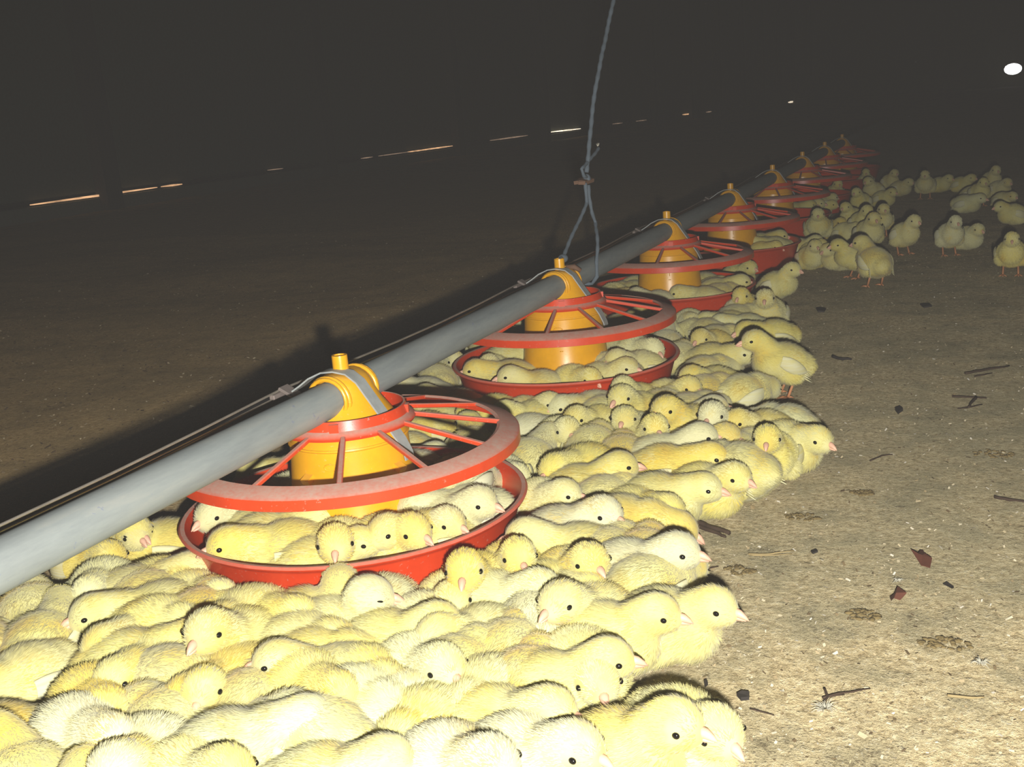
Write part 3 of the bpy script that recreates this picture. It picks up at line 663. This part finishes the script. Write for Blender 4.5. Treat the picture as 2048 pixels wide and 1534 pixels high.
# --- on the litter, read from the photograph: body, head, pose, tone
FLOOR = [
 (317, 1129, 408, 1133, 'low', 1), (390, 1163, 440, 1160, 'nap', 2), (443, 1180, 480, 1172, 'low', 1), (335, 1186, 300, 1190, 'nap', 2), (345, 1094, 305, 1082, 'back', 2), (262, 1092, 290, 1075, 'sit', 1),
 (236, 1128, 262, 1100, 'low', 3), (250, 1180, 220, 1185, 'low', 0), (305, 1222, 238, 1224, 'low', 1), (305, 1265, 249, 1271, 'low', 1), (405, 1215, 460, 1210, 'low', 2), (366, 1252, 420, 1262, 'nap', 1),
 (575, 1190, 525, 1186, 'low', 1), (595, 1214, 640, 1206, 'back', 2), (566, 1244, 619, 1246, 'low', 2), (472, 1204, 498, 1190, 'nap', 3), (654, 1188, 690, 1175, 'nap', 1), (735, 1196, 712, 1201, 'back', 0),
 (707, 1244, 770, 1262, 'nap', 1), (493, 1292, 440, 1271, 'tall', 2), (297, 1305, 419, 1291, 'low', 1), (438, 1324, 475, 1342, 'sitr', 2), (620, 1324, 540, 1328, 'sit', 1), (610, 1275, 680, 1268, 'nap', 1),
 (650, 1300, 720, 1295, 'nap', 2), (346, 1338, 290, 1345, 'nap', 1), (390, 1361, 317, 1388, 'low', 3), (243, 1350, 205, 1345, 'low', 1), (243, 1408, 270, 1395, 'low', 3), (480, 1400, 604, 1421, 'low', 0),
 (366, 1452, 330, 1440, 'nap', 1), (252, 1474, 285, 1465, 'low', 0), (308, 1495, 295, 1512, 'sit', 0), (434, 1492, 460, 1512, 'sit', 2), (683, 1385, 720, 1395, 'nap', 2), (655, 1364, 705, 1372, 'low', 2),
 (640, 1455, 580, 1460, 'nap', 0), (730, 1484, 793, 1474, 'sit', 0), (771, 1400, 830, 1390, 'nap', 0), (520, 1372, 560, 1362, 'nap', 2),
 (814, 1160, 825, 1135, 'sit', 1), (908, 1205, 884, 1160, 'tall', 3), (971, 1178, 1030, 1188, 'sit', 0), (795, 1240, 842, 1229, 'sit', 1), (882, 1262, 930, 1258, 'nap', 0), (944, 1302, 896, 1282, 'sit', 1),
 (1000, 1286, 1040, 1275, 'nap', 1), (1112, 1244, 1070, 1205, 'tall', 1), (1036, 1240, 1030, 1215, 'nap', 0), (1097, 1296, 1172, 1308, 'sit', 1), (1195, 1272, 1265, 1232, 'sit', 1), (1313, 1236, 1376, 1217, 'sit', 1),
 (1139, 1184, 1190, 1183, 'low', 2), (1258, 1160, 1300, 1140, 'nap', 1), (1110, 1158, 1138, 1125, 'tall', 2), (1166, 1093, 1078, 1085, 'sit', 1), (1276, 1095, 1335, 1092, 'sit', 0), (1036, 1146, 1045, 1115, 'tall', 2),
 (1190, 1120, 1225, 1112, 'nap', 2), (1250, 1116, 1262, 1100, 'nap', 3), (800, 1352, 845, 1338, 'sit', 0), (910, 1352, 950, 1345, 'nap', 1), (1019, 1345, 1050, 1335, 'nap', 3), (985, 1378, 960, 1392, 'nap', 1),
 (1139, 1372, 1150, 1340, 'low', 1), (965, 1432, 1040, 1414, 'sit', 2), (893, 1432, 860, 1445, 'nap', 1), (826, 1424, 850, 1440, 'nap', 0), (1088, 1492, 1147, 1466, 'sit', 0), (1245, 1480, 1300, 1434, 'tall', 2),
 (1361, 1510, 1402, 1480, 'sit', 1), (912, 1504, 960, 1498, 'sit', 0), (1045, 958, 1062, 945, 'low', 0), (1178, 946, 1146, 946, 'low', 2), (1180, 978, 1255, 944, 'sit', 2), (1095, 1012, 1104, 992, 'sitl', 1),
 (1138, 1038, 1222, 1033, 'sitr', 0), (1290, 1024, 1320, 1000, 'low', 2), (1298, 962, 1370, 974, 'low', 1), (1245, 988, 1280, 980, 'nap', 1), (1099, 898, 1110, 870, 'low', 1), (1206, 906, 1230, 890, 'nap', 1),
 (1278, 912, 1270, 885, 'nap', 3), (1160, 886, 1165, 857, 'sit', 1), (1320, 900, 1364, 884, 'sit', 0), (1362, 926, 1432, 910, 'low', 3), (1425, 938, 1464, 946, 'sit', 2), (1472, 928, 1440, 925, 'nap', 1),
 (1503, 906, 1530, 900, 'nap', 1), (1531, 882, 1525, 865, 'tall', 2), (1562, 868, 1604, 884, 'low', 1), (1555, 850, 1520, 848, 'nap', 0), (1206, 842, 1179, 834, 'sit', 2), (1261, 845, 1262, 822, 'tall', 1),
 (1286, 868, 1290, 846, 'tall', 2), (1340, 856, 1318, 837, 'tall', 3), (1433, 860, 1411, 844, 'tall', 0), (1480, 843, 1456, 838, 'sit', 3), (1443, 890, 1484, 870, 'sit', 3), (1245, 795, 1228, 777, 'tall', 1),
 (1273, 812, 1255, 790, 'tall', 2), (1328, 792, 1348, 776, 'sit', 2), (1382, 792, 1415, 790, 'nap', 3), (1425, 764, 1397, 759, 'sit', 2), (1462, 780, 1490, 772, 'nap', 1), (1388, 810, 1435, 804, 'sit', 0),
 (1350, 828, 1380, 824, 'nap', 1), (1306, 814, 1330, 806, 'nap', 1), (1169, 796, 1200, 790, 'nap', 1), (1180, 814, 1150, 812, 'low', 0), (1376, 718, 1385, 702, 'nap', 1), (1427, 716, 1460, 710, 'low', 2), (1411, 745, 1440, 738, 'nap', 1),
 (1024, 800, 996, 799, 'low', 2), (1066, 800, 1098, 795, 'sit', 1), (1051, 828, 1026, 817, 'sit', 1), (935, 796, 892, 777, 'sit', 2), (900, 745, 905, 725, 'sit', 0), (880, 760, 872, 745, 'nap', 2),
 (1427, 634, 1400, 634, 'low', 1), (1462, 650, 1432, 645, 'low', 0), (1413, 662, 1385, 660, 'nap', 1), (1440, 684, 1470, 680, 'nap', 1), (1405, 684, 1384, 676, 'sit', 3), (1545, 715, 1506, 680, 'stand', 2),
 (1520, 668, 1490, 664, 'low', 2), (1468, 612, 1460, 595, 'tall', 3), (1514, 620, 1509, 601, 'tall', 1), (1490, 632, 1515, 630, 'nap', 1), (1450, 620, 1430, 622, 'nap', 0),
 (1485, 545, 1500, 535, 'sit', 1), (1565, 548, 1588, 534, 'stand', 1), (1744, 520, 1727, 490, 'standl', 2), (1691, 506, 1673, 484, 'stand', 2), (1664, 514, 1655, 500, 'sit', 1), (1606, 496, 1620, 485, 'sit', 1),
 (1637, 498, 1650, 488, 'sit', 2), (1575, 505, 1582, 490, 'tall', 1), (2019, 496, 2024, 478, 'stand', 2), (1634, 444, 1636, 432, 'stand', 1), (1669, 452, 1674, 444, 'sit', 3), (1740, 452, 1748, 442, 'stand', 1), (1816, 449, 1830, 442, 'stand', 1),
 (1900, 450, 1912, 442, 'stand', 0), (1944, 462, 1956, 456, 'sit', 0), (1762, 428, 1768, 416, 'stand', 1), (1694, 424, 1690, 410, 'stand', 1), (1725, 430, 1735, 422, 'stand', 1), (1606, 424, 1616, 414, 'sit', 1), (1716, 394, 1712, 382, 'stand', 1),
 (1644, 412, 1660, 408, 'low', 1), (1775, 389, 1784, 384, 'sit', 1), (1744, 371, 1736, 362, 'stand', 1), (1731, 356, 1732, 346, 'stand', 1), (1787, 353, 1790, 344, 'stand', 1), (1809, 368, 1818, 364, 'sit', 1), (1847, 364, 1850, 352, 'stand', 1),
 (1894, 361, 1902, 356, 'sit', 1), (1928, 361, 1938, 356, 'sit', 1), (1962, 368, 1970, 362, 'stand', 1), (1987, 353, 1992, 344, 'stand', 1), (1953, 383, 1962, 378, 'sit', 1), (1944, 399, 1960, 396, 'low', 0), (2006, 371, 2014, 366, 'sit', 1),
 (2012, 393, 2026, 390, 'low', 1), (2012, 421, 2000, 416, 'sit', 1), (1669, 378, 1676, 368, 'stand', 1), (1700, 462, 1712, 458, 'low', 1)]
for q in FLOOR: add(*q)
# --- fill the rest of the huddle where the photograph shows nothing but chicks
def pip(x, y, poly):
    c = False; j = len(poly)-1
    for i in range(len(poly)):
        xi, yi = poly[i]; xj, yj = poly[j]
        if (yi > y) != (yj > y) and x < (xj-xi)*(y-yi)/(yj-yi)+xi: c = not c
        j = i
    return c
edge = [(1000, 1600), (1250, 1560), (1225, 1500), (1150, 1420), (1180, 1330), (1280, 1270), (1280, 1200), (1310, 1110), (1310, 1040), (1360, 960), (1470, 930), (1530, 870), (1430, 830), (1440, 770), (1420, 730), (1450, 690), (1480, 640), (1430, 610)]
poly = [tuple(at_z(x, y, .03)[:2]) for x, y in edge]
poly += [(.02, 2.35), (-.21, 2.2), (-.21, .45), (-.12, .25), (.2, .3)]
HOLES = [(at_z(345, 1445, .01), .035), (at_z(970, 1255, .01), .03)]
rnd = random.Random(21)
def pan_of(x, y):
    for k in range(6):
        if math.hypot(x, y-(Y1+k*DY)) < .215: return k
    return None
tries = 0
while tries < 9000:
    tries += 1; x, y = rnd.uniform(-.25, .5), rnd.uniform(.3, 2.35)
    if not pip(x, y, poly) or pan_of(x, y) is not None: continue
    if any(math.hypot(x-c['x'], y-c['y']) < .062 for c in CH): continue
    if any(math.hypot(x-h.x, y-h.y) < r+.03 for h, r in HOLES): continue
    CH.append(dict(x=x, y=y, z=0.0, a=rnd.uniform(0, 6.283), pose=rnd.choice(['nap', 'low', 'sitl', 'lowl', 'lowr', 'back', 'sit', 'sitr']), tone=rnd.choice([0, 0, 1, 1, 2, 2, 3]), s=rnd.uniform(.93, 1.05), pan=None, lock=.25))
for k, m in ((0, 3), (1, 3), (2, 3)):       # hidden sides of the pans
    got = 0
    for _ in range(400):
        a = rnd.uniform(0, 6.283); r = rnd.uniform(.105, .118); x, y = r*math.cos(a), Y1+k*DY+r*math.sin(a)
        if got < m and all(math.hypot(x-c['x'], y-c['y']) > .060 for c in CH if c['pan'] == k):
            CH.append(dict(x=x, y=y, z=.018, a=a+math.pi/2, pose='nap', tone=1, s=.95, pan=k, lock=.3)); got += 1
for c in CH: c['x0'], c['y0'] = c['x'], c['y']
# --- settle: push overlapping bodies a little apart, keep pan chicks in and litter chicks out
def discs(c):
    ca, sa = math.cos(c['a']), math.sin(c['a']); return [(c['x']+ca*d*c['s'], c['y']+sa*d*c['s'], r*c['s']) for d, r in ((-.022, .024), (.008, .028), (.041, .0175))]
for it in range(60):
    for i in range(len(CH)):
        A = CH[i]
        for j in range(i):
            B = CH[j]
            if A['pan'] != B['pan'] or abs(A['x']-B['x']) > .13 or abs(A['y']-B['y']) > .13: continue
            for (x, y, r) in discs(A):
                for (X, Y, Rr) in discs(B):
                    dx, dy = x-X, y-Y; dd = math.hypot(dx, dy)+1e-6; ov = (r+Rr)*.80-dd
                    if ov > 0:
                        wa = B['lock']/(A['lock']+B['lock']); kx, ky = dx/dd*ov*.22, dy/dd*ov*.22
                        A['x'] += kx*wa; A['y'] += ky*wa; B['x'] -= kx*(1-wa); B['y'] -= ky*(1-wa)
    for c in CH:
        lim = {1.0: .020, .5: .024}.get(c['lock'], .035); dx, dy = c['x']-c['x0'], c['y']-c['y0']; dd = math.hypot(dx, dy)
        if dd > lim and c['pan'] is None: c['x'], c['y'] = c['x0']+dx*lim/dd, c['y0']+dy*lim/dd
        if c['pan'] is not None and c['pan'] < 4:
            cy = Y1+c['pan']*DY; d = math.hypot(c['x'], c['y']-cy); t = min(max(d, .096), .118)
            if c['pose'] == 'peck': t = min(max(d, .10), .12)
            c['x'] *= t/d; c['y'] = cy+(c['y']-cy)*t/d
            for (x, y, r) in discs(c):     # keep head and tail inside the rim
                dd = math.hypot(x, y-cy)+r
                if dd > .156: k = (dd-.156)*.6/max(1e-6, dd-r); c['x'] -= x*k; c['y'] -= (y-cy)*k
        elif c['pan'] is None:
            for (x, y, r) in discs(c):
                for k in range(6):
                    cy = Y1+k*DY; d = math.hypot(x, y-cy)
                    if d < .172+r*.75:
                        m = (.172+r*.75-d)*.6/max(d, 1e-6); c['x'] += x*m; c['y'] += (y-cy)*m
def worst(c):
    return max([(r+Rr)-math.hypot(x-X, y-Y) for B in CH if B is not c and B['pan'] == c['pan'] and abs(B['x']-c['x']) < .13 and abs(B['y']-c['y']) < .13 for (x, y, r) in discs(c) for (X, Y, Rr) in discs(B)]+[0])
CH.sort(key=lambda c: c['lock'])
for c in list(CH):
    if c['lock'] < .4 and worst(c) > .017: CH.remove(c)
KEYS = ('down', 'eyeL', 'eyeR', 'wingL', 'wingR', 'beak', 'legL', 'legR')
CM = {'down': M_DOWN, 'eyeL': M_EYE, 'eyeR': M_EYE, 'wingL': M_WING, 'wingR': M_WING, 'beak': M_BEAK, 'legL': M_LEG, 'legR': M_LEG}
for c in CH:
    D = POSES[c['pose']]; tn, tc = TONES[c['tone']]
    o = link('chick', D['chick'], M_DOWN); s = c['s']
    o.location = (c['x'], c['y'], c['z'] + (floor_h(c['x'], c['y']) if c['pan'] is None else 0)); o.rotation_euler = (0, 0, c['a']); o.scale = (s, s*rnd.uniform(.96, 1.06), s*rnd.uniform(.95, 1.05))
    j = rnd.uniform(.95, 1.04); col = (min(1, tc[0]*j), min(1, tc[1]*j), tc[2]*rnd.uniform(.85, 1.15), 1); o.color = col
    zn = zone(c['x'], c['y'], c['pan'])
    lab = f"{tn} chick, {PWORD[c['pose']]}, {facing(c['a'])}, {zn}"
    tag(o, lab, 'chick', 'chicks '+zn)
    for k in KEYS:
        if k in D:
            p = link(k.rstrip('LR'), D[k], CM[k], o); p.color = col
